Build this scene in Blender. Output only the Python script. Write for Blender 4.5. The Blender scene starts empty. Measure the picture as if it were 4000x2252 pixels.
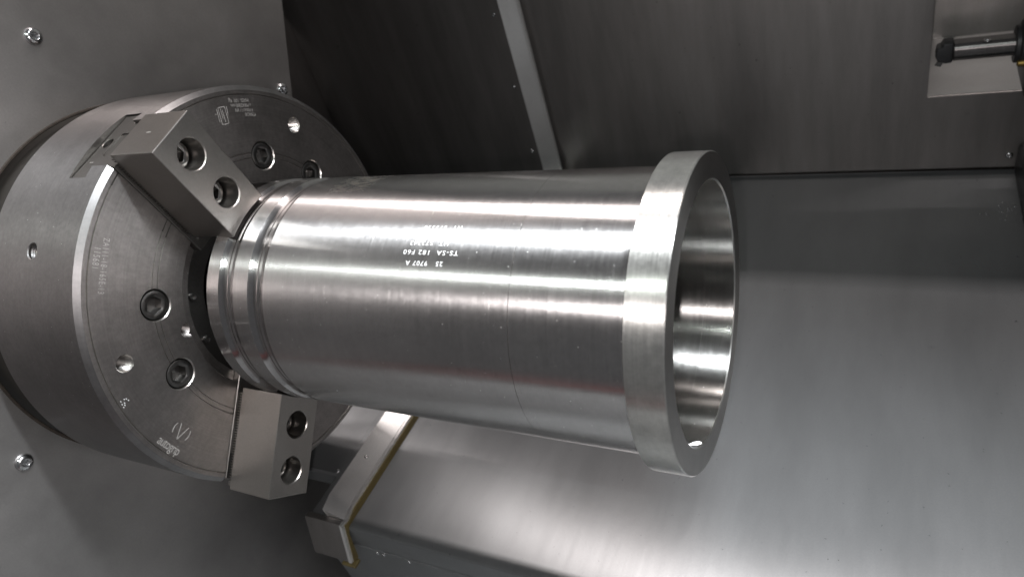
import bpy, bmesh, math, random
from mathutils import Matrix, Vector
random.seed(7)
scene = bpy.context.scene
COL = scene.collection
R = math.radians

# ------------------------------------------------------------------ camera
CAM = Vector((0.64248, -0.44026, 0.39642))
RIGHT = Vector((0.8805772, 0.39242713, -0.26567788))
DOWN = Vector((0.04932708, -0.6334703, -0.77219312))
FWD = Vector((-0.47132858, 0.66687055, -0.57717679))
cam_d = bpy.data.cameras.new('camera')
cam_d.sensor_width = 36.0
cam_d.lens = 36.0 * 0.6771
cam_d.clip_start = 0.01
cam_d.clip_end = 50
cam_d.dof.use_dof = True
cam_d.dof.focus_distance = 0.68
cam_d.dof.aperture_fstop = 6.0
cam = bpy.data.objects.new('camera', cam_d)
COL.objects.link(cam)
m3 = Matrix((RIGHT, -DOWN, -FWD)).transposed()
cam.matrix_world = Matrix.Translation(CAM) @ m3.to_4x4()
scene.camera = cam

# ------------------------------------------------------------------ world + lamps
world = bpy.data.worlds.new('World')
scene.world = world
world.use_nodes = True
bg = world.node_tree.nodes['Background']
bg.inputs[0].default_value = (0.95, 0.97, 1.0, 1)
bg.inputs[1].default_value = 0.115


def lamp(name, loc, target, sx, sy, power, col, spread=180):
    d = bpy.data.lights.new(name, 'AREA')
    d.shape = 'RECTANGLE'
    d.size = sx
    d.size_y = sy
    d.energy = power
    d.color = col
    d.spread = R(spread)
    o = bpy.data.objects.new(name, d)
    z = (Vector(loc) - Vector(target)).normalized()
    x = Vector((1, 0, 0))
    y = z.cross(x).normalized()
    x = y.cross(z)
    o.matrix_world = Matrix.Translation(loc) @ Matrix((x, y, z)).transposed().to_4x4()
    COL.objects.link(o)
    return o


lamp('rear_ceiling_lamp', (0.05, 1.33, 2.40), (0.05, 0.0, -0.1), 3.2, 0.06, 88.0, (1.0, 0.92, 0.89))
lamp('overhead_led_lamp', (0.86, 0.000, 1.05), (0.55, -0.46, 0.0), 0.52, 0.062, 22.0, (0.92, 0.97, 1.0), 85)
lamp('front_tube_lamp', (0.45, -0.85, 1.32), (0.3, 0, 0), 1.6, 0.020, 9.0, (0.92, 1.0, 0.96))
fl = CAM - RIGHT * 0.016 + DOWN * 0.022
lamp('camera_torch', fl, fl + FWD, 0.008, 0.008, 3.6, (1.0, 0.94, 0.93))

scene.view_settings.view_transform = 'Standard'
scene.view_settings.look = 'None'
scene.view_settings.exposure = 0.0
scene.view_settings.gamma = 1.0
scene.view_settings.use_curve_mapping = False
try:
    scene.cycles.use_denoising = True
    scene.cycles.max_bounces = 8
    scene.cycles.glossy_bounces = 6
    scene.cycles.sample_clamp_indirect = 4.0
except Exception:
    pass


# ------------------------------------------------------------------ material helpers
class NT:
    def __init__(s, name):
        s.m = bpy.data.materials.new(name)
        s.m.use_nodes = True
        s.t = s.m.node_tree
        s.b = s.t.nodes['Principled BSDF']
        s.geo = s.t.nodes.new('ShaderNodeNewGeometry')

    def n(s, t, **kw):
        x = s.t.nodes.new(t)
        for k, v in kw.items():
            setattr(x, k, v)
        return x

    def l(s, a, b):
        s.t.links.new(a, b)

    def mapped(s, scale, src=None):
        mp = s.n('ShaderNodeMapping')
        mp.inputs['Scale'].default_value = scale
        s.l(src or s.geo.outputs['Position'], mp.inputs['Vector'])
        return mp.outputs[0]

    def cyl(s):
        # (x, angle, radius) about the spindle axis
        sp = s.n('ShaderNodeSeparateXYZ')
        s.l(s.geo.outputs['Position'], sp.inputs[0])
        at = s.n('ShaderNodeMath', operation='ARCTAN2')
        s.l(sp.outputs['Z'], at.inputs[0])
        ny = s.n('ShaderNodeMath', operation='MULTIPLY')
        ny.inputs[1].default_value = -1
        s.l(sp.outputs['Y'], ny.inputs[0])
        s.l(ny.outputs[0], at.inputs[1])
        yz = s.n('ShaderNodeCombineXYZ')
        s.l(sp.outputs['Y'], yz.inputs[1])
        s.l(sp.outputs['Z'], yz.inputs[2])
        ln = s.n('ShaderNodeVectorMath', operation='LENGTH')
        s.l(yz.outputs[0], ln.inputs[0])
        cb = s.n('ShaderNodeCombineXYZ')
        s.l(sp.outputs['X'], cb.inputs[0])
        s.l(at.outputs[0], cb.inputs[1])
        s.l(ln.outputs['Value'], cb.inputs[2])
        return cb.outputs[0], yz.outputs[0]

    def noise(s, vec, scale, detail=4, rough=0.6):
        x = s.n('ShaderNodeTexNoise')
        x.inputs['Scale'].default_value = scale
        x.inputs['Detail'].default_value = detail
        x.inputs['Roughness'].default_value = rough
        s.l(vec, x.inputs['Vector'])
        return x.outputs['Fac']

    def ramp(s, fac, stops):
        x = s.n('ShaderNodeValToRGB')
        el = x.color_ramp.elements
        while len(el) < len(stops):
            el.new(0.5)
        for e, (p, c) in zip(el, stops):
            e.position = p
            e.color = (c, c, c, 1) if not isinstance(c, tuple) else (*c, 1)
        s.l(fac, x.inputs[0])
        return x.outputs['Color']

    def mix(s, fac, a, b, mode='MIX'):
        x = s.n('ShaderNodeMix', data_type='RGBA', blend_type=mode)
        for sock, v in ((x.inputs['Factor'], fac), (x.inputs['A'], a), (x.inputs['B'], b)):
            if hasattr(v, 'links') or hasattr(v, 'is_linked'):
                s.l(v, sock)
            elif isinstance(v, (int, float)):
                sock.default_value = v
            else:
                sock.default_value = (*v, 1)
        return x.outputs['Result']

    def specks(s, scale, size, keep, vec=None):
        v = s.n('ShaderNodeTexVoronoi')
        v.inputs['Scale'].default_value = scale
        s.l(vec or s.geo.outputs['Position'], v.inputs['Vector'])
        near = s.n('ShaderNodeMath', operation='LESS_THAN')
        s.l(v.outputs['Distance'], near.inputs[0])
        near.inputs[1].default_value = size
        sp = s.n('ShaderNodeSeparateColor')
        s.l(v.outputs['Color'], sp.inputs[0])
        gt = s.n('ShaderNodeMath', operation='GREATER_THAN')
        s.l(sp.outputs[0], gt.inputs[0])
        gt.inputs[1].default_value = 1 - keep
        m = s.n('ShaderNodeMath', operation='MULTIPLY')
        s.l(near.outputs[0], m.inputs[0])
        s.l(gt.outputs[0], m.inputs[1])
        return m.outputs[0]

    def bump(s, h, strength, dist, prev=None):
        x = s.n('ShaderNodeBump')
        x.inputs['Strength'].default_value = strength
        x.inputs['Distance'].default_value = dist
        s.l(h, x.inputs['Height'])
        if prev is not None:
            s.l(prev, x.inputs['Normal'])
        return x.outputs['Normal']

    def set(s, **kw):
        for k, v in kw.items():
            k = k.replace('_', ' ')
            sock = s.b.inputs[k]
            if hasattr(v, 'is_linked'):
                s.l(v, sock)
            elif isinstance(v, tuple):
                sock.default_value = (*v, 1) if sock.type == 'RGBA' else v
            else:
                sock.default_value = v
        return s.m


def turned(name, base, r0, r1, aniso, line_scale=900, blot=0.15, tang='X', bump=0.08, dust=0.0, patch=None, grain=0.12, metallic=1.0, smear=0.0):
    """lathe-turned metal: marks run round the spindle axis, so highlights stretch across them"""
    t = NT(name)
    c, yz = t.cyl()
    if tang == 'X':
        lines = t.noise(t.mapped((line_scale, 0.6, 0), c), 1.0, 3, 0.7)
        tv = t.n('ShaderNodeCombineXYZ')
        tv.inputs[0].default_value = 1
        tsock = tv.outputs[0]
    else:
        lines = t.noise(t.mapped((0, 0.6, line_scale), c), 1.0, 3, 0.7)
        tsock = yz
    big = t.noise(t.geo.outputs['Position'], 28, 6, 0.65)
    fine = t.noise(t.geo.outputs['Position'], 220, 5, 0.7)
    col = t.mix(t.ramp(big, ((0.35, 0.0), (0.7, 1.0))), tuple(v * (1 - blot) for v in base), base)
    col = t.mix(0.35, col, t.mix(t.ramp(lines, ((0.3, 0.0), (0.7, 1.0))), tuple(v * 0.62 for v in base), base))
    col = t.mix(t.ramp(fine, ((0.35, 0.0), (0.68, 1.0))), t.mix(grain, col, (0, 0, 0)), col)
    if smear:                # oily wipe marks dragged round the part
        sm = t.ramp(t.noise(t.mapped((130, 9, 40), c), 1.0, 6, 0.75), ((0.50, 0.0), (0.66, 1.0)))
        sf = t.n('ShaderNodeMath', operation='MULTIPLY')
        t.l(sm, sf.inputs[0])
        sf.inputs[1].default_value = smear
        col = t.mix(sf.outputs[0], col, (0.62, 0.61, 0.57))
    mr = t.n('ShaderNodeMapRange')
    mr.inputs['To Min'].default_value = r0
    mr.inputs['To Max'].default_value = r1
    rr = t.mix(0.45, lines, fine)
    t.l(rr, mr.inputs['Value'])
    nrm = t.bump(lines, bump, 0.0004)
    rough = mr.outputs[0]
    if smear:
        rough = t.mix(sf.outputs[0], rough, (0.6, 0.6, 0.6))
    if patch:                # smeared band left by earlier clamping
        sp = t.n('ShaderNodeSeparateXYZ')
        t.l(c, sp.inputs[0])
        fac = None
        for sock, (lo, hi, soft) in ((sp.outputs[0], patch[0]), (sp.outputs[1], patch[1])):
            for e0, e1 in ((lo, lo + soft), (hi, hi - soft)):
                q = t.n('ShaderNodeMapRange')
                q.inputs['From Min'].default_value = e0
                q.inputs['From Max'].default_value = e1
                t.l(sock, q.inputs['Value'])
                if fac is None:
                    fac = q.outputs[0]
                else:
                    mm = t.n('ShaderNodeMath', operation='MULTIPLY')
                    t.l(fac, mm.inputs[0])
                    t.l(q.outputs[0], mm.inputs[1])
                    fac = mm.outputs[0]
        st = t.ramp(t.noise(t.mapped((60, 28, 0), c), 1.0, 4, 0.7), ((0.45, 0.0), (0.62, 1.0)))
        mm = t.n('ShaderNodeMath', operation='MULTIPLY')
        t.l(fac, mm.inputs[0])
        t.l(st, mm.inputs[1])
        col = t.mix(mm.outputs[0], col, (0.66, 0.60, 0.55))
        rough = t.mix(mm.outputs[0], rough, (0.42, 0.42, 0.42))
    if dust:
        dm = t.specks(420, 0.12, dust)
        col = t.mix(dm, col, (0.85, 0.84, 0.82))
        rough = t.mix(dm, rough, (0.75, 0.75, 0.75))
    return t.set(Base_Color=col, Metallic=metallic, Roughness=rough, Anisotropic=aniso, Tangent=tsock, Normal=nrm)


def sheet(name, base, rough, grain=(40, 40, 40), var=0.25, dirt=0.3, metallic=1.0, bump=0.05, dirt_scale=60, aniso=0.0, speck=0.0, bst=(5, 5, 5), wob_=0.25):
    t = NT(name)
    p = t.geo.outputs['Position']
    g = t.noise(t.mapped(grain), 1.0, 5, 0.7)
    b = t.noise(t.mapped(bst), 1.0, 6, 0.65)
    f = t.noise(p, 420, 4, 0.7)
    d = t.noise(p, dirt_scale, 8, 0.75)
    col = t.mix(t.ramp(b, ((0.3, 0.0), (0.7, 1.0))), tuple(v * (1 - var) for v in base), base)
    col = t.mix(t.ramp(f, ((0.3, 0.0), (0.75, 0.35))), col, tuple(v * 0.6 for v in base))
    spots = t.ramp(d, ((0.66, 0.0), (0.74, 1.0)))
    sm = t.n('ShaderNodeMath', operation='MULTIPLY')
    t.l(spots, sm.inputs[0])
    sm.inputs[1].default_value = dirt
    col = t.mix(sm.outputs[0], col, tuple(v * 0.35 for v in base))
    mr = t.n('ShaderNodeMapRange')
    mr.inputs['To Min'].default_value = rough - 0.08
    mr.inputs['To Max'].default_value = rough + 0.10
    t.l(t.mix(0.5, g, b), mr.inputs['Value'])
    nrm = t.bump(g, bump, 0.0006)
    nrm = t.bump(b, wob_, 0.0025, nrm)
    if speck:
        for sc, sz, kp in ((70, 0.10, speck), (190, 0.15, speck * 1.5)):
            wob = t.n('ShaderNodeVectorMath', operation='ADD')
            nz = t.n('ShaderNodeTexNoise')
            nz.inputs['Scale'].default_value = sc * 4
            sc_ = t.n('ShaderNodeVectorMath', operation='SCALE')
            t.l(p, nz.inputs['Vector'])
            t.l(nz.outputs['Color'], sc_.inputs[0])
            sc_.inputs['Scale'].default_value = 0.006
            t.l(p, wob.inputs[0])
            t.l(sc_.outputs[0], wob.inputs[1])
            col = t.mix(t.specks(sc, sz, kp, wob.outputs[0]), col, tuple(q * 0.22 for q in base))
    if aniso:
        tv = t.n('ShaderNodeCombineXYZ')
        tv.inputs[0].default_value = 1
        t.set(Anisotropic=aniso, Tangent=tv.outputs[0])
    return t.set(Base_Color=col, Metallic=metallic, Roughness=mr.outputs[0], Normal=nrm)


def plain(name, base, rough, metallic=1.0, var=0.2, scale=150):
    t = NT(name)
    n = t.noise(t.geo.outputs['Position'], scale, 5, 0.7)
    col = t.mix(t.ramp(n, ((0.3, 0.0), (0.7, 1.0))), tuple(v * (1 - var) for v in base), base)
    return t.set(Base_Color=col, Metallic=metallic, Roughness=rough)


M = {}
M['tube'] = turned('polished_turned_steel', (0.66, 0.64, 0.635), 0.18, 0.30, 1.0, 700, 0.16, bump=0.03, dust=0.03, patch=((0.150, 0.205, 0.012), (1.55, 2.1, 0.12)), smear=0.07)
M['flange_rim'] = turned('rough_turned_steel', (0.60, 0.59, 0.565), 0.21, 0.42, 0.93, 900, 0.38, bump=0.03, smear=0.16, grain=0.15, metallic=0.96)
M['flange_face'] = turned('faced_steel', (0.33, 0.315, 0.30), 0.25, 0.36, 0.6, 500, 0.3, 'R', bump=0.0, dust=0.04)
M['bore'] = turned('bored_steel', (0.62, 0.61, 0.59), 0.15, 0.27, 0.95, 900, 0.45, bump=0.02, dust=0.03, smear=0.08)
M['groove'] = turned('groove_steel', (0.52, 0.50, 0.50), 0.12, 0.20, 0.5, 900, 0.1, bump=0.02)
M['chuck_od'] = turned('chuck_ground_steel', (0.235, 0.223, 0.22), 0.28, 0.42, 0.85, 500, 0.25, bump=0.03, dust=0.02, grain=0.2)
M['chuck_face'] = turned('chuck_face_steel', (0.325, 0.303, 0.292), 0.37, 0.50, 0.45, 600, 0.35, 'R', bump=0.02, dust=0.02, grain=0.18)
M['chamfer'] = turned('chuck_chamfer_steel', (0.27, 0.262, 0.262), 0.34, 0.55, 0.6, 600, 0.35, bump=0.03)
M['hole'] = turned('threaded_hole_steel', (0.45, 0.43, 0.41), 0.25, 0.4, 0.2, 1300, 0.2, bump=0.2)
M['jaw'] = sheet('ground_jaw_steel', (0.305, 0.288, 0.27), 0.34, (300, 60, 60), 0.2, 0.4, bump=0.02, dirt_scale=120)
M['base_jaw'] = sheet('base_jaw_steel', (0.20, 0.19, 0.18), 0.38, (90, 90, 90), 0.15, 0.3, bump=0.02)
M['bolt'] = plain('black_oxide_bolt', (0.15, 0.145, 0.14), 0.32, scale=400)
M['screw'] = plain('zinc_screw', (0.55, 0.55, 0.56), 0.22)
M['dark_void'] = plain('dark_iron', (0.06, 0.055, 0.05), 0.6)  # dark tone for gap backing, chuck adapter and tube joints
M['plate'] = sheet('headstock_sheet_steel', (0.52, 0.497, 0.487), 0.44, (120, 25, 25), 0.32, 0.8, bump=0.04, dirt_scale=75, speck=0.06)
M['rust'] = plain('rusty_plate_rim', (0.055, 0.043, 0.034), 0.75, 0.3, 0.6, 220)
M['wall'] = sheet('rear_cover_sheet', (0.33, 0.312, 0.302), 0.42, (10, 40, 4), 0.42, 0.6, bump=0.03, dirt_scale=30, speck=0.02, bst=(11, 5, 1.6))
M['floor'] = sheet('satin_way_cover_sheet', (0.155, 0.16, 0.165), 0.33, (70, 2.5, 8), 0.27, 0.5, metallic=0.45, bump=0.012, aniso=0.97, speck=0.02, bst=(9, 2.2, 3), wob_=0.10, dirt_scale=22)
M['strip'] = sheet('bright_cover_strip', (0.82, 0.805, 0.795), 0.37, (30, 8, 8), 0.15, 0.2, metallic=0.85, bump=0.01, aniso=0.97, wob_=0.08)
M['wiper'] = plain('yellow_wiper_rubber', (0.12, 0.09, 0.03), 0.6, 0.0, 0.4, 90)
M['black'] = plain('black_holder_steel', (0.03, 0.03, 0.032), 0.4, 0.4)
M['brass'] = plain('brass_nozzle', (0.30, 0.21, 0.07), 0.5)
M['stamp'] = plain('raised_stamp_burr', (0.86, 0.86, 0.86), 0.4, 0.6, 0.3, 900)
M['etch'] = plain('laser_etching', (0.48, 0.455, 0.435), 0.45, 0.6, 0.45, 900)
M['dull_etch'] = plain('dull_punched_mark', (0.34, 0.33, 0.30), 0.35, 0.8, 0.4, 800)
M['white'] = plain('flat_white', (0.86, 0.86, 0.88), 0.5, 0.0, 0.05)  # plain white for the patch on the bore edge
M['drop'] = plain('coolant_drop', (0.75, 0.76, 0.78), 0.1, 1.0, 0.2)


# ------------------------------------------------------------------ object helpers
WORLD = {}


def link(o, parent=None, mw=None):
    mw = mw or Matrix()
    COL.objects.link(o)
    o.matrix_world = mw
    WORLD[o.name] = mw
    if parent is not None:
        o.parent = parent
        o.matrix_parent_inverse = WORLD[parent.name].inverted()
        o.matrix_basis = mw
    return o


def thing(name, label, cat, loc=(0, 0, 0), group=None):
    o = bpy.data.objects.new(name, None)
    o.empty_display_size = 0.05
    link(o, None, Matrix.Translation(loc))
    o['label'] = label
    o['category'] = cat
    if group:
        o['group'] = group
    return o


def smooth(me, ang=32):
    for p in me.polygons:
        p.use_smooth = True
    me.set_sharp_from_angle(angle=R(ang))


def to_mesh(name, bm, mats, ang=19):
    me = bpy.data.meshes.new(name)
    bm.normal_update()
    bm.to_mesh(me)
    bm.free()
    for m in (mats if isinstance(mats, (list, tuple)) else [mats]):
        me.materials.append(m)
    if ang:
        smooth(me, ang)
    return me


def obj(name, me, parent=None, mw=None):
    return link(bpy.data.objects.new(name, me), parent, mw)


def structure(o, kind='structure'):
    o['kind'] = kind
    return o


def tag(o, label, cat, group=None):
    o['label'] = label
    o['category'] = cat
    if group:
        o['group'] = group
    return o


def box(bm, lo, hi, mi=0):
    vs = [bm.verts.new((x, y, z)) for x in (lo[0], hi[0]) for y in (lo[1], hi[1]) for z in (lo[2], hi[2])]
    for f in ((0, 1, 3, 2), (4, 6, 7, 5), (0, 4, 5, 1), (2, 3, 7, 6), (0, 2, 6, 4), (1, 5, 7, 3)):
        bm.faces.new([vs[i] for i in f]).material_index = mi


def bevel(bm, w, seg=1, ang=30):
    es = [e for e in bm.edges if len(e.link_faces) == 2 and e.calc_face_angle(0) > R(ang)]
    bmesh.ops.bevel(bm, geom=es, offset=w, segments=seg, affect='EDGES', profile=0.5)


def boxmesh(name, lo, hi, mat, bw=0.001, seg=2):
    bm = bmesh.new()
    box(bm, lo, hi)
    bmesh.ops.recalc_face_normals(bm, faces=bm.faces)
    if bw:
        bevel(bm, bw, seg)
    return to_mesh(name, bm, mat)


def lathe(bm, prof, n=192, closed=False, mi=None, axis='X', M4=None):
    """prof: (x, r) points, revolved round X. r may be 0 only at open ends"""
    rings = []
    for (x, r) in prof:
        if r < 1e-7:
            rings.append([bm.verts.new((x, 0, 0))])
        else:
            rings.append([bm.verts.new((x, -r * math.cos(2 * math.pi * k / n), r * math.sin(2 * math.pi * k / n))) for k in range(n)])
    seq = list(range(len(rings))) + ([0] if closed else [])
    for j in range(len(seq) - 1):
        a, b = rings[seq[j]], rings[seq[j + 1]]
        for k in range(n):
            k2 = (k + 1) % n
            if len(a) == 1 and len(b) == 1:
                continue
            if len(a) == 1:
                f = bm.faces.new((a[0], b[k2], b[k]))
            elif len(b) == 1:
                f = bm.faces.new((a[k], a[k2], b[0]))
            else:
                f = bm.faces.new((a[k], a[k2], b[k2], b[k]))
            if mi is not None:
                f.material_index = mi[j] if isinstance(mi, (list, tuple)) else mi
    vs = [v for r in rings for v in r]
    if M4 is not None:
        bmesh.ops.transform(bm, matrix=M4, verts=vs)
    return vs


def prism(bm, poly, x0, x1, axis='X', mi=0):
    """poly (u,v) extruded: axis X -> (x,u,v); axis Z -> (u,v,z); axis Y -> (u,y,v)"""
    def P(u, v, w):
        return {'X': (w, u, v), 'Y': (u, w, v), 'Z': (u, v, w)}[axis]
    a = [bm.verts.new(P(u, v, x0)) for u, v in poly]
    b = [bm.verts.new(P(u, v, x1)) for u, v in poly]
    fs = [bm.faces.new(a), bm.faces.new(b)]
    n = len(poly)
    for i in range(n):
        fs.append(bm.faces.new((a[i], a[(i + 1) % n], b[(i + 1) % n], b[i])))
    for f in fs:
        f.material_index = mi
    return fs


def boolean(me, cutter_bm, solver='EXACT'):
    """difference of a mesh with a cutter bmesh"""
    bmesh.ops.recalc_face_normals(cutter_bm, faces=cutter_bm.faces)
    cm = bpy.data.meshes.new('cut')
    cutter_bm.to_mesh(cm)
    cutter_bm.free()
    a = bpy.data.objects.new('tmp_a', me)
    b = bpy.data.objects.new('tmp_b', cm)
    COL.objects.link(a)
    COL.objects.link(b)
    md = a.modifiers.new('b', 'BOOLEAN')
    md.operation = 'DIFFERENCE'
    md.object = b
    md.solver = solver
    dg = bpy.context.evaluated_depsgraph_get()
    dg.update()
    out = bpy.data.meshes.new_from_object(a.evaluated_get(dg))
    bpy.data.objects.remove(a)
    bpy.data.objects.remove(b)
    return out


def RX(phi):  # canonical (X axial, Y tangential, Z radial) -> placed at angle phi (deg) round the spindle
    return Matrix.Rotation(R(90 - phi), 4, 'X')


def socket_bolt(head_r, head_h, hex_r, hex_d, n=48, dome=False, hole_mi=0):
    """cap screw, axis X, underside at x=0"""
    bm = bmesh.new()
    c = 0.10 * head_r

    def hexr(a):
        a = (a + math.pi / 6) % (math.pi / 3) - math.pi / 6
        return hex_r * math.cos(math.pi / 6) / math.cos(a)
    rings = []
    prof = [(0, head_r, 0), (head_h - c, head_r, 0), (head_h - 0.3 * c, head_r - 0.3 * c, 0), (head_h, head_r - c, 0)]
    if dome:
        prof = [(0, head_r, 0)] + [(head_h * math.sin(t), head_r * (0.45 + 0.55 * math.cos(t)), 0) for t in [i * math.pi / 12 for i in range(0, 7)]]
    prof += [(head_h, hex_r * 1.12, 0), (head_h - hex_r * 0.10, 1, 1), (head_h - hex_d, 1, 1), (head_h - hex_d - hex_r * 0.1, 0.05, 1)]
    for x, r, h in prof:
        ring = []
        for k in range(n):
            a = 2 * math.pi * k / n
            rr = r * hexr(a) if h else r
            ring.append(bm.verts.new((x, rr * math.cos(a), rr * math.sin(a))))
        rings.append(ring)
    for a, b in zip(rings, rings[1:]):
        for k in range(n):
            bm.faces.new((a[k], a[(k + 1) % n], b[(k + 1) % n], b[k]))
    bm.faces.new(rings[-1])
    bmesh.ops.remove_doubles(bm, verts=bm.verts, dist=1e-7)
    bmesh.ops.recalc_face_normals(bm, faces=bm.faces)
    return bm


def text_mesh(name, body, size, fn, mat, offset=0.0, align='CENTER', shear=0.0, spacing=1.0, width=None):
    """text outline -> mesh whose vertices are placed by fn(u, v) on a surface"""
    cu = bpy.data.curves.new(name, 'FONT')
    cu.body = body
    cu.size = size
    cu.align_x = align
    cu.align_y = 'CENTER'
    cu.offset = offset
    cu.shear = shear
    cu.space_character = spacing
    cu.resolution_u = 3
    o = bpy.data.objects.new('tmp_t', cu)
    COL.objects.link(o)
    dg = bpy.context.evaluated_depsgraph_get()
    dg.update()
    me = bpy.data.meshes.new_from_object(o.evaluated_get(dg))
    bpy.data.objects.remove(o)
    k = 1.0
    if width:
        xs = [v.co.x for v in me.vertices]
        k = width / (max(xs) - min(xs))
    for v in me.vertices:
        v.co = fn(v.co.x * k, v.co.y)
    me.materials.clear()
    me.materials.append(mat)
    me.name = name
    return me


def ribbon(pts_list, w, fn, name, mat):
    """line drawing: list of polylines in (u,v) -> thin quads placed by fn"""
    bm = bmesh.new()
    for pts in pts_list:
        for (a, b) in zip(pts, pts[1:]):
            a, b = Vector(a), Vector(b)
            d = (b - a)
            if d.length < 1e-9:
                continue
            d.normalize()
            nn = Vector((-d.y, d.x)) * w / 2
            q = [a - nn, b - nn, b + nn, a + nn]
            bm.faces.new([bm.verts.new(fn(*p)) for p in q])
    return to_mesh(name, bm, mat, None)


# ------------------------------------------------------------------ the setting: sheet-metal enclosure
ZF, YB = -0.40, 0.881        # way-cover floor, rear cover
XW = -0.663                  # far side wall behind the headstock plate

bm = bmesh.new()             # rear cover, with an opening for the tool turret
OX, OZ = 0.6945, -0.246
prism(bm, [(XW, ZF + 0.007), (1.6, ZF + 0.007), (1.6, OZ), (OX, OZ), (OX, 0.249), (XW, 0.249)], YB, YB + 0.004, 'Y')
bmesh.ops.recalc_face_normals(bm, faces=bm.faces)
bevel(bm, 0.0012, 2)
structure(obj('rear_wall', to_mesh('rear_wall', bm, M['wall'])))
bm = bmesh.new()
box(bm, (OX - 0.002, YB + 0.0045, OZ - 0.006), (1.6, 1.139, OZ))
bmesh.ops.recalc_face_normals(bm, faces=bm.faces)
structure(obj('recess_sill', to_mesh('recess_sill', bm, M['strip'], 20)))
structure(obj('recess_back', boxmesh('recess_back', (OX - 0.002, 1.1395, OZ - 0.006), (1.6, 1.145, 0.785), M['wall'], 0)))
structure(obj('recess_side', boxmesh('recess_side', (OX - 0.006, YB + 0.0045, OZ - 0.006), (OX - 0.0025, 1.145, 0.785), M['wall'], 0.0005)))
structure(obj('upper_bounce_wall', boxmesh('upper_bounce_wall', (XW, YB - 0.002, 0.25), (1.6, YB + 0.004, 0.785), plain('bounce_wall_white', (0.62, 0.62, 0.60), 0.5, 0.0, 0.1, 20), 0)))  # unseen wall top, its pale finish added to brighten the tube's reflections
structure(obj('bed_light_blocker', boxmesh('bed_light_blocker', (-1.3, -0.77, -0.92), (1.8, 1.0, -0.9005), plain('blocker_grey', (0.16, 0.16, 0.16), 0.5, 0.0), 0)))  # unseen base, added to block world light from below and deepen shadows
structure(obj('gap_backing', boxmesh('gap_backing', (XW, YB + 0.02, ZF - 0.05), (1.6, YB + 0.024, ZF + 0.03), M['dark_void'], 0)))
structure(obj('side_wall', boxmesh('side_wall', (XW - 0.004, -0.1, -0.8), (XW, YB + 0.004, 0.5), M['wall'], 0)))

YF = -0.078
structure(obj('door_sill', boxmesh('door_sill', (-0.6, -0.78, -0.262), (1.8, -0.70, -0.222), plain('red_enamel', (0.055, 0.018, 0.017), 0.4, 0.0), 0.006)))
structure(obj('front_panel', boxmesh('front_panel', (-0.6, -0.77, -0.9), (1.8, -0.715, -0.2625), plain('grey_enamel', (0.20, 0.20, 0.20), 0.45, 0.0, 0.1, 20), 0)))
bm = bmesh.new()             # way cover: satin sheet with folded front
pts = [(YB + 0.0045, ZF), (YF + 0.008, ZF)]
pts += [(YF + 0.004 - 0.004 * math.sin(a), ZF - 0.004 + 0.004 * math.cos(a)) for a in [R(x) for x in (0, 30, 60, 90)]]
pts += [(YF, ZF - 0.0435), (YF - 0.0015, ZF - 0.0440), (YF - 0.0015, -0.75), (YF + 0.01, -0.75), (YF + 0.01, ZF - 0.02), (YB + 0.0045, ZF - 0.02)]
prism(bm, pts, -0.112, 1.8, 'X')
prism(bm, [(YB + 0.0045, ZF), (0.004, ZF), (0.0, ZF - 0.003), (0.0, ZF - 0.03), (YB + 0.0045, ZF - 0.03)], -0.1985, -0.1123, 'X')
prism(bm, [(YB + 0.0045, ZF), (0.0925, ZF), (0.0925, ZF - 0.03), (YB + 0.0045, ZF - 0.03)], XW, -0.1986, 'X')
bmesh.ops.recalc_face_normals(bm, faces=bm.faces)
structure(obj('floor', to_mesh('floor', bm, M['floor'], 25)))


def button_screw(name, r, parent, mw, mat='screw'):
    key = 'button_%g' % r
    if key not in bpy.data.meshes:
        b = socket_bolt(r, r * 0.55, r * 0.42, r * 0.35, 32, True)
        me = to_mesh(key, b, M[mat], 40)
        me.name = key
    return obj(name, bpy.data.meshes[key], parent, mw)


# headstock plate with the round opening for the chuck
PX = -0.2
plate = thing('headstock_panel', 'grey sheet steel panel behind the chuck with round opening', 'panel', (PX, -0.2, -0.5))
bm = bmesh.new()
NH = 160
HR = 0.222
outer = [(0.56, 0.48), (0.09, -0.3995), (0.09, -1.0), (-1.3, -1.0), (-1.3, 1.0), (0.56, 1.0)]


def ray_poly(a):
    d = Vector((-math.cos(a), math.sin(a)))
    best = None
    for i in range(len(outer)):
        p, q = Vector(outer[i]), Vector(outer[(i + 1) % len(outer)])
        e = q - p
        den = d.x * e.y - d.y * e.x
        if abs(den) < 1e-9:
            continue
        t = (p.x * e.y - p.y * e.x) / den
        u = (p.x * d.y - p.y * d.x) / den
        if t > 0 and -1e-6 <= u <= 1 + 1e-6 and (best is None or t < best):
            best = t
    return d * best


angs = sorted([2 * math.pi * k / NH for k in range(NH)] + [math.atan2(z, -y) % (2 * math.pi) for y, z in outer])
rin = [(-HR * math.cos(a), HR * math.sin(a)) for a in angs]
rout = [tuple(ray_poly(a)) for a in angs]
L = len(angs)
v = {}
for nm, ring, x in (('if', rin, PX), ('of', rout, PX), ('ib', rin, PX - 0.003), ('ob', rout, PX - 0.003)):
    v[nm] = [bm.verts.new((x, *p)) for p in ring]
for k in range(L):
    k2 = (k + 1) % L
    bm.faces.new((v['if'][k], v['if'][k2], v['of'][k2], v['of'][k])).material_index = 0
    bm.faces.new((v['ib'][k], v['ob'][k], v['ob'][k2], v['ib'][k2])).material_index = 0
    bm.faces.new((v['if'][k], v['ib'][k], v['ib'][k2], v['if'][k2])).material_index = 1
    bm.faces.new((v['of'][k], v['of'][k2], v['ob'][k2], v['ob'][k])).material_index = 0
bmesh.ops.remove_doubles(bm, verts=bm.verts, dist=1e-6)
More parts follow.
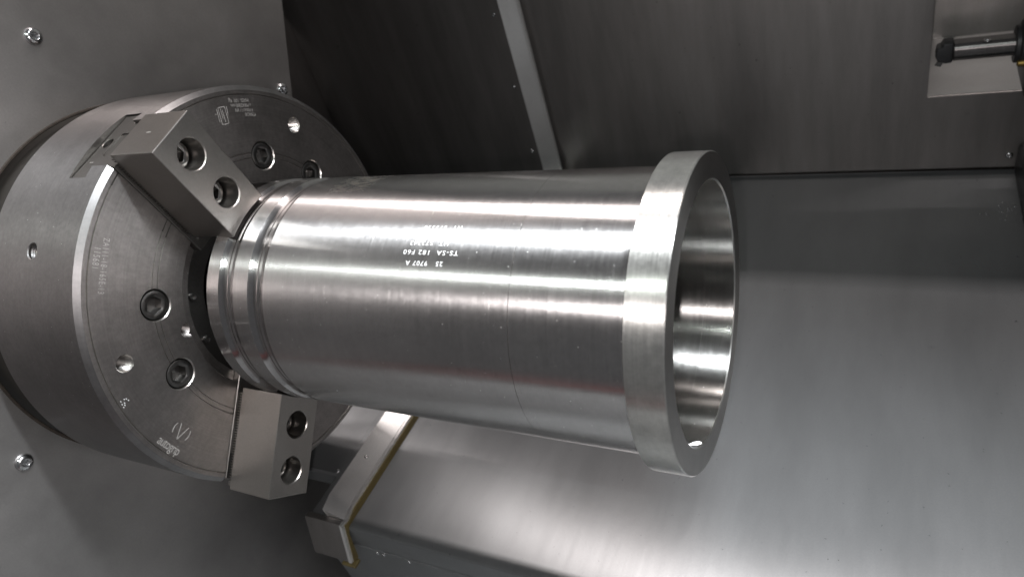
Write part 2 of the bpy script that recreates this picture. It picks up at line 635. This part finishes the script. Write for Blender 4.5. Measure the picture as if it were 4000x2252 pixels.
bmesh.ops.recalc_face_normals(bm, faces=bm.faces)
obj('sheet', to_mesh('sheet', bm, [M['plate'], M['rust']]), plate)
bm = bmesh.new()             # rust-dark rim round the opening
lathe(bm, [(PX + 0.0003, HR - 0.0005), (PX + 0.0012, HR + 0.0004), (PX + 0.0012, HR + 0.0022), (PX + 0.0002, HR + 0.0032)], 160)
obj('opening_rim', to_mesh('opening_rim', bm, M['rust']), plate)
for (y, z) in ((0.0398, 0.3095), (-0.2590, -0.0589), (0.3376, 0.1064), (0.0440, -0.3800)):
    button_screw('screw', 0.0098, plate, Matrix.Translation((PX + 0.0002, y, z)) @ Matrix.Rotation(random.uniform(0, 1), 4, 'X'))

# raised cover strip running down the rear wall and across the floor, with its wiper
strip = thing('cover_strip', 'bright folded steel strip with yellow wiper crossing wall and floor', 'cover strip', (-0.06, -0.08, ZF))
SX0, SX1, SH = -0.0725, -0.040, 0.018
bm = bmesh.new()
TILT = 0.0145                 # the band leans: its left edge stands higher than its wiper edge


def strip_prof(h):
    return [(YB - h, 0.248), (YB - h, ZF + h), (-0.050, ZF + h), (-0.0725, ZF + h - 0.006),
            (-0.0725, ZF + 0.0006), (YB - 0.0006, ZF + 0.0006), (YB - 0.0006, 0.248)]


ra = [bm.verts.new((SX0, y, z)) for y, z in strip_prof(SH + TILT)]
rb = [bm.verts.new((SX1, y, z)) for y, z in strip_prof(SH)]
bm.faces.new(ra)
bm.faces.new(rb)
for i in range(len(ra)):
    bm.faces.new((ra[i], ra[(i + 1) % len(ra)], rb[(i + 1) % len(ra)], rb[i]))
bmesh.ops.recalc_face_normals(bm, faces=bm.faces)
obj('band', to_mesh('band', bm, M['strip']), strip)
bm = bmesh.new()             # front apron
prism(bm, [(-0.0730, ZF + SH - 0.0065), (-0.0830, ZF + 0.013), (-0.104, ZF - 0.052), (-0.098, ZF - 0.052), (-0.079, ZF - 0.002), (-0.0730, ZF + 0.004)], -0.108, SX1, 'X')
bmesh.ops.recalc_face_normals(bm, faces=bm.faces)
bevel(bm, 0.001, 2)
obj('front_apron', to_mesh('front_apron', bm, M['wall']), strip)
bm = bmesh.new()             # bright lip on the edge, then the wiper below it
lp = [(-0.0500, ZF + SH - 0.0005), (-0.0725, ZF + SH - 0.0065), (-0.0840, ZF + 0.0125), (-0.1045, ZF - 0.0525)]
lo = [(-0.0500, ZF + SH - 0.0055), (-0.0705, ZF + SH - 0.0115), (-0.0795, ZF + 0.0085), (-0.0995, ZF - 0.0535)]
prism(bm, [(YB - SH + 0.0005, 0.248), (YB - SH + 0.0005, ZF + SH - 0.0005)] + lp + lo[::-1] + [(YB - SH + 0.0055, ZF + SH - 0.0055), (YB - SH + 0.0055, 0.248)], SX1 + 0.0003, SX1 + 0.0055, 'X')
bmesh.ops.recalc_face_normals(bm, faces=bm.faces)
obj('lip', to_mesh('lip', bm, M['strip']), strip)
bm = bmesh.new()
wo = lo
wi = [(-0.0500, ZF + 0.0006), (-0.0735, ZF + 0.0006), (-0.0810, ZF - 0.008), (-0.0905, ZF - 0.056)]
prism(bm, [(YB - 0.012, ZF + SH - 0.006)] + wo + wi[::-1] + [(YB - 0.012, ZF + 0.0006)], SX1 + 0.0008, SX1 + 0.0075, 'X')
bmesh.ops.recalc_face_normals(bm, faces=bm.faces)
obj('wiper', to_mesh('wiper', bm, M['wiper']), strip)
bm = bmesh.new()
box(bm, (-0.056, -0.107, ZF - 0.062), (-0.029, -0.092, ZF - 0.0565))
bmesh.ops.recalc_face_normals(bm, faces=bm.faces)
bevel(bm, 0.002, 2)
obj('wiper_foot', to_mesh('wiper_foot', bm, M['wiper']), strip)
button_screw('screw', 0.0035, strip, Matrix.Translation((-0.058, 0.028, ZF + SH + 0.0081)) @ Matrix.Rotation(R(-66), 4, 'Y'))

# loose screws set in the wall and floor sheets
def set_screw(label, mw, r=0.004):
    s = button_screw('sheet_screw', r, None, mw)
    tag(s, label, 'screw', 'small screws in the cover sheets')


NY = Matrix.Rotation(R(90), 4, 'Z').inverted()      # X -> -Y
UPX = Matrix.Rotation(R(-90), 4, 'Y')               # X -> +Z
for z, lab in ((0.0091, 'small screw highest beside the strip on the rear wall'),
               (-0.152, 'small screw midway down beside the strip on the rear wall'),
               (-0.3126, 'small screw lowest beside the strip just above the steel tube')):
    set_screw(lab, Matrix.Translation((-0.106, YB - 0.0004, z)) @ NY)
set_screw('round dark screw by the box at right end of the rear wall', Matrix.Translation((0.8285, YB - 0.0004, -0.368)) @ NY, 0.006)
set_screw('small bright screw on the floor left of the shiny strip', Matrix.Translation((-0.1148, 0.0075, ZF + 0.0002)) @ UPX)
for x, lab in ((-0.0005, 'left one of two neighbouring screws under the folded floor edge'),
               (0.0113, 'right one of two neighbouring screws under the folded floor edge'),
               (0.0578, 'lone screw under the folded floor edge near bottom of frame')):
    set_screw(lab, Matrix.Translation((x, YF - 0.0017, -0.449)) @ NY, 0.0032)

# ------------------------------------------------------------------ chuck
CH_R = 0.2286
FX = 0.004
chuck = thing('lathe_chuck', 'large round grey steel lathe chuck with three jaws', 'lathe chuck', (PX, 0, 0))


def vgroove(r, w, d):
    return [(FX, r + w / 2), (FX - d, r + w * 0.15), (FX - d, r - w * 0.15), (FX, r - w / 2)]


prof = [(-0.147, 0.2145), (-0.147, CH_R - 0.0025), (-0.1445, CH_R), (0.0, CH_R), (FX, CH_R - 0.0052)]
prof += vgroove(0.2185, 0.0018, 0.0014)
prof += vgroove(0.1543, 0.0016, 0.0011)
prof += vgroove(0.1487, 0.0016, 0.0011)
prof += [(FX, 0.1206), (FX - 0.0010, 0.1194), (FX - 0.0075, 0.1180), (FX - 0.009, 0.1075), (FX - 0.020, 0.1072), (FX - 0.020, 0.0900), (FX - 0.022, 0.0825), (-0.147, 0.0825)]
bm = bmesh.new()
lathe(bm, prof, 224, closed=True)
bmesh.ops.recalc_face_normals(bm, faces=bm.faces)
body_me = to_mesh('body', bm, [M['chuck_od'], M['chuck_face'], M['chamfer'], M['hole'], M['base_jaw']], None)

JAW_PHI = (76.4, -43.6, 196.4)
BOLT_PHI = (31.4, 121.4, 1.4, -88.6, 241.4, 151.4)
HOLES = [(16.4, 0.1955, 0.0078), (16.4, 0.1215, 0.0072), (136.4, 0.1955, 0.0082), (256.4, 0.1955, 0.0078)]
cut = bmesh.new()
T_POLY = [(-0.0502, -0.0452), (-0.0240, -0.0452), (-0.0240, -0.0322), (0.02, -0.0322), (0.02, 0.0322), (-0.0240, 0.0322), (-0.0240, 0.0452), (-0.0502, 0.0452)]
for phi in JAW_PHI:
    n0 = set(cut.verts)
    prism(cut, T_POLY, 0.100, 0.26, 'Z')
    bmesh.ops.transform(cut, matrix=RX(phi), verts=[q for q in cut.verts if q not in n0])
for phi in BOLT_PHI:
    M4 = RX(phi) @ Matrix.Translation((0, 0, 0.1510))
    lathe(cut, [(-0.020, 0), (-0.020, 0.0160), (FX - 0.0012, 0.0160), (FX + 0.0003, 0.0174), (0.02, 0.0174), (0.02, 0)], 48, M4=M4)
for phi, r, hr in HOLES:
    M4 = RX(phi) @ Matrix.Translation((0, 0, r))
    pr = [(-0.030, 0)]
    x = -0.030
    while x < FX - 0.003:
        pr += [(x, hr), (x + 0.0009, hr + 0.0008)]
        x += 0.0018
    pr += [(FX - 0.0012, hr + 0.0004), (FX + 0.0003, hr + 0.0014), (0.02, hr + 0.0014), (0.02, 0)]
    lathe(cut, pr, 40, M4=M4)
# radial hole in the rim
M4 = RX(46.3) @ Matrix.Translation((-0.070, 0, 0)) @ Matrix.Rotation(R(-90), 4, 'Y')
pr = [(0.200, 0)]
x = 0.200
while x < CH_R - 0.003:
    pr += [(x, 0.0072), (x + 0.001, 0.0080)]
    x += 0.002
pr += [(CH_R - 0.001, 0.0076), (CH_R + 0.001, 0.0094), (CH_R + 0.02, 0.0094), (CH_R + 0.02, 0)]
lathe(cut, pr, 40, M4=M4)
body_me = boolean(body_me, cut)
for p in body_me.polygons:
    c = p.center
    r = math.hypot(c.y, c.z)
    nx = p.normal.x
    rad = (p.normal.y * c.y + p.normal.z * c.z) / max(r, 1e-6)
    if nx > 0.95 and c.x > FX - 0.03:
        p.material_index = 1
    elif r > 0.222 and nx > 0.3 and rad > 0.2:
        p.material_index = 2
    elif r > 0.226 and rad > 0.9 and c.x < FX:
        p.material_index = 0
    elif r < 0.1235 and r > 0.08 and c.x > -0.03 and abs(rad) < 0.999 and nx > 0.02:
        p.material_index = 1
    elif any(abs((c.y * math.sin(R(q)) + c.z * math.cos(R(q)))) < 0.0456 and (-c.y * math.cos(R(q)) + c.z * math.sin(R(q))) > 0.1 for q in JAW_PHI):
        p.material_index = 4
    else:
        p.material_index = 3
smooth(body_me, 30)
body = obj('body', body_me, chuck)

# adapter behind the body and dark sleeve passing through the panel
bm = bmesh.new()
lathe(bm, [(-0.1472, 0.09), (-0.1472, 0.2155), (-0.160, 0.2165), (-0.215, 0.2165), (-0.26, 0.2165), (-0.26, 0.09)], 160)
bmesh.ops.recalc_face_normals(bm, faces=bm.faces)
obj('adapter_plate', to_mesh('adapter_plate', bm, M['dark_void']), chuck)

# retaining ring with small screws inside the bore
bm = bmesh.new()
lathe(bm, [(FX - 0.0195, 0.0835), (FX - 0.0135, 0.0845), (FX - 0.0125, 0.0855), (FX - 0.0125, 0.1060), (FX - 0.0135, 0.1070), (FX - 0.0195, 0.1070)], 160, closed=True)
bmesh.ops.recalc_face_normals(bm, faces=bm.faces)
ring = obj('bore_ring', to_mesh('bore_ring', bm, M['bolt']), chuck)
me = to_mesh('ring_screw', socket_bolt(0.0044, 0.0038, 0.0024, 0.0025, 32), M['bolt'], 40)
for phi in (31.4, 2.4, 151.4, 121.4):
    obj('ring_screw', me, ring, RX(phi) @ Matrix.Translation((FX - 0.0124, 0, 0.1005)))

# cap screws in the face
me = to_mesh('face_bolt', socket_bolt(0.0146, 0.018, 0.0092, 0.011), M['bolt'], 35)
for phi in BOLT_PHI:
    obj('face_bolt', me, chuck, RX(phi) @ Matrix.Translation((FX - 0.0195, 0, 0.1510)) @ Matrix.Rotation(random.uniform(0, 1), 4, 'X'))

# ---- jaws
JX0, JX1, JW, JIN, JOUT = 0.009, 0.0705, 0.0283, 0.12365, 0.2343
bm = bmesh.new()
poly = []
NA = 14
a0 = math.asin(JW / JIN)
for k in range(NA + 1):
    a = -a0 + 2 * a0 * k / NA
    poly.append((JIN * math.sin(a), JIN * math.cos(a)))
poly += [(JW, JOUT), (-JW, JOUT)]
prism(bm, poly, JX0, JX1, 'X')
bmesh.ops.recalc_face_normals(bm, faces=bm.faces)
es = [e for e in bm.edges if e.calc_face_angle(0) > R(40)]
bmesh.ops.bevel(bm, geom=es, offset=0.0009, segments=2, affect='EDGES', profile=0.5)
jme = to_mesh('jaw', bm, M['jaw'], None)
cut = bmesh.new()
for r in (0.155, 0.2055):
    lathe(cut, [(0.0405, 0), (0.0405, 0.0150), (JX1 - 0.0010, 0.0150), (JX1 + 0.0002, 0.0161), (0.09, 0.0161), (0.09, 0)], 56, M4=Matrix.Translation((0, 0, r)))
jme = boolean(jme, cut)
smooth(jme, 19)

bm = bmesh.new()             # serrated underside
z = 0.1262
while z < 0.2300:
    prism(bm, [(0.0092, z), (0.0046, z + 0.0009), (0.0046, z + 0.0012), (0.0092, z + 0.0021)], -0.0281, 0.0281, 'Y')
    z += 0.0029
bmesh.ops.recalc_face_normals(bm, faces=bm.faces)
sme = to_mesh('serration', bm, M['jaw'], None)

bm = bmesh.new()             # T-shaped base jaw sliding in the chuck slot
T2 = [(-0.0492, -0.0440), (-0.0252, -0.0440), (-0.0252, -0.0314), (0.0046, -0.0314), (0.0046, 0.0314), (-0.0252, 0.0314), (-0.0252, 0.0440), (-0.0492, 0.0440)]
prism(bm, T2, 0.101, 0.2228, 'Z')
bmesh.ops.recalc_face_normals(bm, faces=bm.faces)
bevel(bm, 0.0006, 1)
bme = to_mesh('base_jaw', bm, M['base_jaw'], None)
cut = bmesh.new()
sl = [(0.02, -0.0150)] + [(-0.027 - 0.004 * math.sin(t), -0.011 - 0.004 * math.cos(t)) for t in [i * math.pi / 8 for i in range(5)]]
sl += [(-0.027 - 0.004 * math.cos(t), 0.013 + 0.004 * math.sin(t)) for t in [i * math.pi / 8 for i in range(5)]] + [(0.02, 0.0170)]
prism(cut, sl, 0.2215, 0.25, 'Z')
z0 = [(p[0], p[1] * 0.88 + 0.0001) for p in sl]
prism(cut, [(min(p[0] + 0.002, 0.019), p[1]) for p in z0], 0.205, 0.2205, 'Z')
lathe(cut, [(0.208, 0), (0.208, 0.0062), (0.2222, 0.0062), (0.2230, 0.0072), (0.25, 0.0072), (0.25, 0)], 32,
      M4=Matrix.Translation((-0.0405, 0.004, 0)) @ Matrix.Rotation(R(-90), 4, 'Y'))
# relief notches beside the serrated face
for y in (0.0235, 0.0290):
    box(cut, (-0.006, y - 0.0012, 0.195), (0.03, y + 0.0012, 0.25))
bme = boolean(bme, cut)
smooth(bme, 19)
bolt_me = to_mesh('jaw_bolt', socket_bolt(0.0132, 0.0090, 0.0085, 0.0075), M['bolt'], 35)
grub_me = to_mesh('grub_screw', socket_bolt(0.0058, 0.006, 0.0032, 0.004, 32), M['screw'], 35)

for phi in JAW_PHI:
    j = obj('jaw', jme, chuck, RX(phi))
    obj('serration', sme, j, RX(phi))
    for r in (0.155, 0.2055):
        obj('jaw_bolt', bolt_me, j, RX(phi) @ Matrix.Translation((0.0408, 0, r)) @ Matrix.Rotation(random.uniform(0, 1), 4, 'X'))
    b = obj('base_jaw', bme, chuck, RX(phi))
    obj('grub_screw', grub_me, b, RX(phi) @ Matrix.Translation((-0.0405, 0.004, 0.2085)) @ Matrix.Rotation(R(-90), 4, 'Y'))
    if phi == JAW_PHI[0]:
        tm = text_mesh('engraved_number', '1', 0.0085, lambda u, w: (0.040 + w, -u, JOUT + 0.0002), M['etch'], 0.0003)
        obj('engraved_number', tm, j, RX(phi))
        tm = text_mesh('engraved_number', '1', 0.008, lambda u, w: (-0.0385 + w, -0.0235 - u, 0.2230), M['etch'], 0.0003)
        obj('engraved_number', tm, b, RX(phi))


# ---- writing on the chuck face: letters stand with their tops towards the centre
def face_fn(phi, r, x=FX + 0.00025, rot=0.0):
    Mx = RX(phi)
    c, s = math.cos(R(rot)), math.sin(R(rot))

    def f(u, w):
        u2, w2 = u * c - w * s, u * s + w * c
        # reading direction = decreasing phi side is +Y tangential ; tops point inwards
        return Mx @ Vector((x, TSIGN * u2, r - w2))
    return f


TSIGN = -1.0


def face_text(name, body, size, phi, r, mat, off=0.0, rot=0.0, spacing=1.0, align='CENTER', shear=0.0, width=None):
    obj(name, text_mesh(name, body, size, face_fn(phi, r, rot=rot), mat, off, align, shear, spacing, width), chuck)


face_text('punched_number', 'ZA111-18-165E-13', 0.0088, 44.0, 0.2040, M['etch'], 0.0, spacing=1.25, width=0.052)
face_text('punched_number', '115681', 0.0088, 45.8, 0.2118, M['etch'], 0.0, spacing=1.2, width=0.0185)
face_text('maker_name', 'autogrip', 0.0140, -12.6, 0.2105, M['etch'], -0.0001, spacing=0.9, width=0.030)
f = face_fn(-13.6, 0.1925)
arc1 = [(0.0108 * math.cos(R(t)), 0.0108 * math.sin(R(t))) for t in range(35, 146, 10)]
arc2 = [(0.0108 * math.cos(R(t)), 0.0108 * math.sin(R(t))) for t in range(215, 326, 10)]
arc3 = [(0.0108 * math.cos(R(t)), 0.0108 * math.sin(R(t))) for t in range(150, 211, 10)]
arc4 = [(0.0108 * math.cos(R(t)), 0.0108 * math.sin(R(t))) for t in range(-30, 31, 10)]
obj('maker_emblem', ribbon([arc3, arc4, [(-0.0055, 0.007), (0, -0.009)], [(0.0055, 0.007), (0, -0.009)]], 0.0009, f, 'maker_emblem', M['etch']), chuck)
for body, ph, r, wd in (('MASS  100  Kg', 113.4, 0.2120, 0.0275), ('n MAX2000 min', 114.0, 0.2067, 0.0275), ('F MAX111 kN', 114.9, 0.2016, 0.0240), ('M MAX245', 117.2, 0.1968, 0.0150)):
    face_text('data_line', body, 0.0056, ph, r, M['etch'], 0.0, spacing=1.0, width=wd)
f = face_fn(106.6, 0.1985)
obj('data_diagram', ribbon([[(-0.004, -0.009), (0.005, -0.009), (0.005, 0.009), (-0.004, 0.009), (-0.004, -0.009)], [(0.000, -0.006), (0.000, 0.007)],
                            [(0.0022, -0.008), (0.0022, 0.003)], [(0.007, -0.008), (0.0075, 0.006)], [(0.0085, -0.003), (0.0105, -0.003)], [(-0.0065, -0.009), (-0.006, 0.000)]], 0.0008, f, 'data_diagram', M['etch']), chuck)
bm = bmesh.new()
f = face_fn(7.1, 0.2122)
for k in range(9):
    u, w = random.uniform(-0.004, 0.004), random.uniform(-0.004, 0.004)
    q = [bm.verts.new(f(u + a, w + b)) for a, b in ((0, 0), (0.0013, 0.0003), (0.0015, 0.0011), (0.0001, 0.0009))]
    bm.faces.new(q)
obj('punch_dots', to_mesh('punch_dots', bm, M['stamp'], None), chuck)

# ------------------------------------------------------------------ the workpiece: flanged tube
work = thing('flanged_tube', 'shiny turned steel tube with flanged open end held in the chuck', 'workpiece', (0.28, 0, -0.1234))
RT, RB = 0.1232, 0.1112


def groove(x0, x1, d):
    w = x1 - x0
    out = [(x0, RT)]
    for k in range(0, 9):
        t = k / 8
        a = math.pi * t
        dd = d * (math.sin(a) ** 0.7 if 0 < t < 1 else 0)
        if abs(t - 0.5) < 0.01:
            dd = d * 0.80
        out.append((x0 + 0.0006 + (w - 0.0012) * t, RT - 0.0004 - dd))
    out.append((x1, RT))
    return out


G1 = groove(0.0615, 0.0825, 0.0034)
G2 = groove(0.1025, 0.1235, 0.0034)
prof, mi = [], []


def add(pts, m):
    for p in pts:
        prof.append(p)
        mi.append(m)


add([(0.0440, RB), (0.0440, RT - 0.0008), (0.0448, RT)], 0)
add(G1[:-1], 1)
add(G1[-1:], 0)
add(G2[:-1], 1)
add(G2[-1:], 0)
add([(0.3885, RT), (0.3886, RT - 0.0004), (0.3889, RT - 0.0004), (0.3891, RT + 0.0002), (0.4838, RT + 0.0002), (0.4841, RT - 0.0008), (0.4852, RT - 0.0008)], 0)
add([(0.4852, RB)], 2)
# fix groove start edges
mi = [0] * len(prof)
for j in range(len(prof)):
    x0 = prof[j][0]
    x1 = prof[(j + 1) % len(prof)][0]
    xm = (x0 + x1) / 2
    if 0.0616 < xm < 0.0824 or 0.1026 < xm < 0.1234:
        mi[j] = 1
    if 0.3886 < xm < 0.38895 or xm > 0.4839:
        mi[j] = 3
mi[-1] = 2
bm = bmesh.new()
lathe(bm, prof, 256, closed=True, mi=mi)
bmesh.ops.recalc_face_normals(bm, faces=bm.faces)
tube = obj('tube', to_mesh('tube', bm, [M['tube'], M['groove'], M['bore'], M['dark_void']], 22), work)
RF = 0.1345
bm = bmesh.new()
lathe(bm, [(0.4853, RB), (0.4853, RF - 0.0006), (0.4860, RF), (0.5142, RF), (0.5150, RF - 0.0008), (0.5150, RB + 0.0012), (0.5138, RB)],
      256, closed=True, mi=[0, 0, 0, 0, 1, 0, 2])
bmesh.ops.recalc_face_normals(bm, faces=bm.faces)
obj('flange', to_mesh('flange', bm, [M['flange_rim'], M['flange_face'], M['bore']], 22), work)


# stamped writing, upside down as seen from the camera
def cyl_fn(xc, phi, r, dx=-1.0):
    def f(u, w):
        a = R(phi) - w / r
        return Vector((xc + dx * u, -r * math.cos(a), r * math.sin(a)))
    return f


for body, xc, ph, sp in (('HT  573330', 0.3150, 69.6, 0.0380), ('HT  573343', 0.3065, 62.6, 0.0385), ('TS-SA  182 F60', 0.3100, 58.7, 0.0550), ('25   9707 A', 0.3060, 54.2, 0.0375)):
    obj('stamped_line', text_mesh('stamped_line', body, 0.0058, cyl_fn(xc, ph, RT + 0.00018), M['stamp'], 0.00006, spacing=1.2, width=sp), work)

# small irregular white patch on the bore edge
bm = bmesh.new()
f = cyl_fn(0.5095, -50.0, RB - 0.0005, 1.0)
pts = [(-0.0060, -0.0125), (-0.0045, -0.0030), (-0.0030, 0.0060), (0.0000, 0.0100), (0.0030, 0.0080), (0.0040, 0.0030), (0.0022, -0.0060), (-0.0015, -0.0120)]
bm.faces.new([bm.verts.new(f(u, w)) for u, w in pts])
obj('white_patch', to_mesh('white_patch', bm, M['white'], None), work)

# ------------------------------------------------------------------ tool turret at the right edge
tool = thing('boring_bar', 'short steel boring bar with black insert head at upper right', 'tool', (0.81, 0.80, -0.129))
TY, TZ = 0.80, -0.1295
T4 = Matrix.Translation((0, TY, TZ))
bm = bmesh.new()
lathe(bm, [(0.7215, 0), (0.7215, 0.0155), (0.7225, 0.0165), (0.800, 0.0165), (0.812, 0.0165), (0.812, 0)], 48, M4=T4)
bmesh.ops.recalc_face_normals(bm, faces=bm.faces)
shank = to_mesh('shank', bm, M['chuck_od'], 30)
cut = bmesh.new()
box(cut, (0.718, TY - 0.03, TZ + 0.0135), (0.803, TY + 0.03, TZ + 0.03))
shank = boolean(shank, cut)
smooth(shank, 30)
sh = obj('shank', shank, tool)
obj('shank_screw', to_mesh('shank_screw', socket_bolt(0.0052, 0.0015, 0.003, 0.001, 32), M['screw'], 35), sh, Matrix.Translation((0.764, TY - 0.0095, TZ + 0.0136)) @ UPX)
bm = bmesh.new()
prism(bm, [(0.7212, 0.0165), (0.7060, 0.0160), (0.7050, 0.0095), (0.6985, 0.0085), (0.6970, -0.004), (0.7010, -0.0135), (0.7120, -0.0170), (0.7212, -0.0160)], -0.013, 0.013, 'Y')
bmesh.ops.recalc_face_normals(bm, faces=bm.faces)
bevel(bm, 0.003, 3)
bmesh.ops.transform(bm, matrix=T4, verts=bm.verts)
obj('insert_head', to_mesh('insert_head', bm, M['black']), tool)
bm = bmesh.new()
prism(bm, [(0.6975, -0.0165), (0.7055, -0.0195), (0.7085, -0.0125), (0.7005, -0.0105)], -0.016, -0.0125, 'Y')
bmesh.ops.recalc_face_normals(bm, faces=bm.faces)
bmesh.ops.transform(bm, matrix=T4, verts=bm.verts)
obj('insert', to_mesh('insert', bm, M['bolt']), tool)

turret = thing('tool_turret', 'black tool holder with brass nozzles cut off by right frame edge', 'tool holder', (0.84, 0.80, -0.23))
bm = bmesh.new()
lathe(bm, [(0.8000, 0), (0.8000, 0.026), (0.8012, 0.0275), (0.806, 0.0275), (0.808, 0.034), (0.816, 0.034), (0.82, 0.032), (0.86, 0.032), (0.86, 0)], 64, M4=T4)
bmesh.ops.recalc_face_normals(bm, faces=bm.faces)
obj('collar', to_mesh('collar', bm, M['black'], 30), turret)
bm = bmesh.new()
box(bm, (0.8155, TY - 0.05, TZ - 0.070), (0.95, TY + 0.06, TZ + 0.12))
bmesh.ops.recalc_face_normals(bm, faces=bm.faces)
bevel(bm, 0.008, 3)
obj('holder_block', to_mesh('holder_block', bm, M['black']), turret)
nz = bmesh.new()
lathe(nz, [(0, 0), (0, 0.003), (0.0015, 0.0046), (0.008, 0.0046), (0.010, 0.0055), (0.02, 0.0055), (0.02, 0)], 32)
bmesh.ops.recalc_face_normals(nz, faces=nz.faces)
nzm = to_mesh('nozzle', nz, M['brass'], 30)
for y, z in ((TY - 0.030, TZ - 0.018), (TY - 0.030, TZ + 0.052)):
    obj('nozzle', nzm, turret, Matrix.Translation((0.8030, y, z)))

bm = bmesh.new()
prism(bm, [(0.8395, ZF + 0.0006), (0.8395, ZF + 0.050), (0.8450, ZF + 0.056), (1.3, ZF + 0.056), (1.3, ZF + 0.0006)], 0.10, YB - 0.001, 'Y')
bmesh.ops.recalc_face_normals(bm, faces=bm.faces)
bevel(bm, 0.002, 2)
tag(obj('end_box', to_mesh('end_box', bm, M['black'])), 'black box on the floor at right end of the rear wall', 'box')

# coolant droplets beside the box
bm = bmesh.new()
for k in range(34):
    x = random.gauss(0.815, 0.012)
    y = random.gauss(0.752, 0.022)
    if x > 0.836:
        continue
    r = random.uniform(0.0007, 0.0020)
    mt = Matrix.Translation((x, y, ZF + 0.0001)) @ Matrix.Diagonal((r, r * random.uniform(0.8, 1.4), r * 0.5, 1))
    bmesh.ops.create_icosphere(bm, subdivisions=1, radius=1, matrix=mt)
o = structure(obj('coolant_drops', to_mesh('coolant_drops', bm, M['drop'], 80)), 'stuff')
o['label'] = 'cluster of tiny coolant drops on the floor near the black box'
o['category'] = 'droplets'
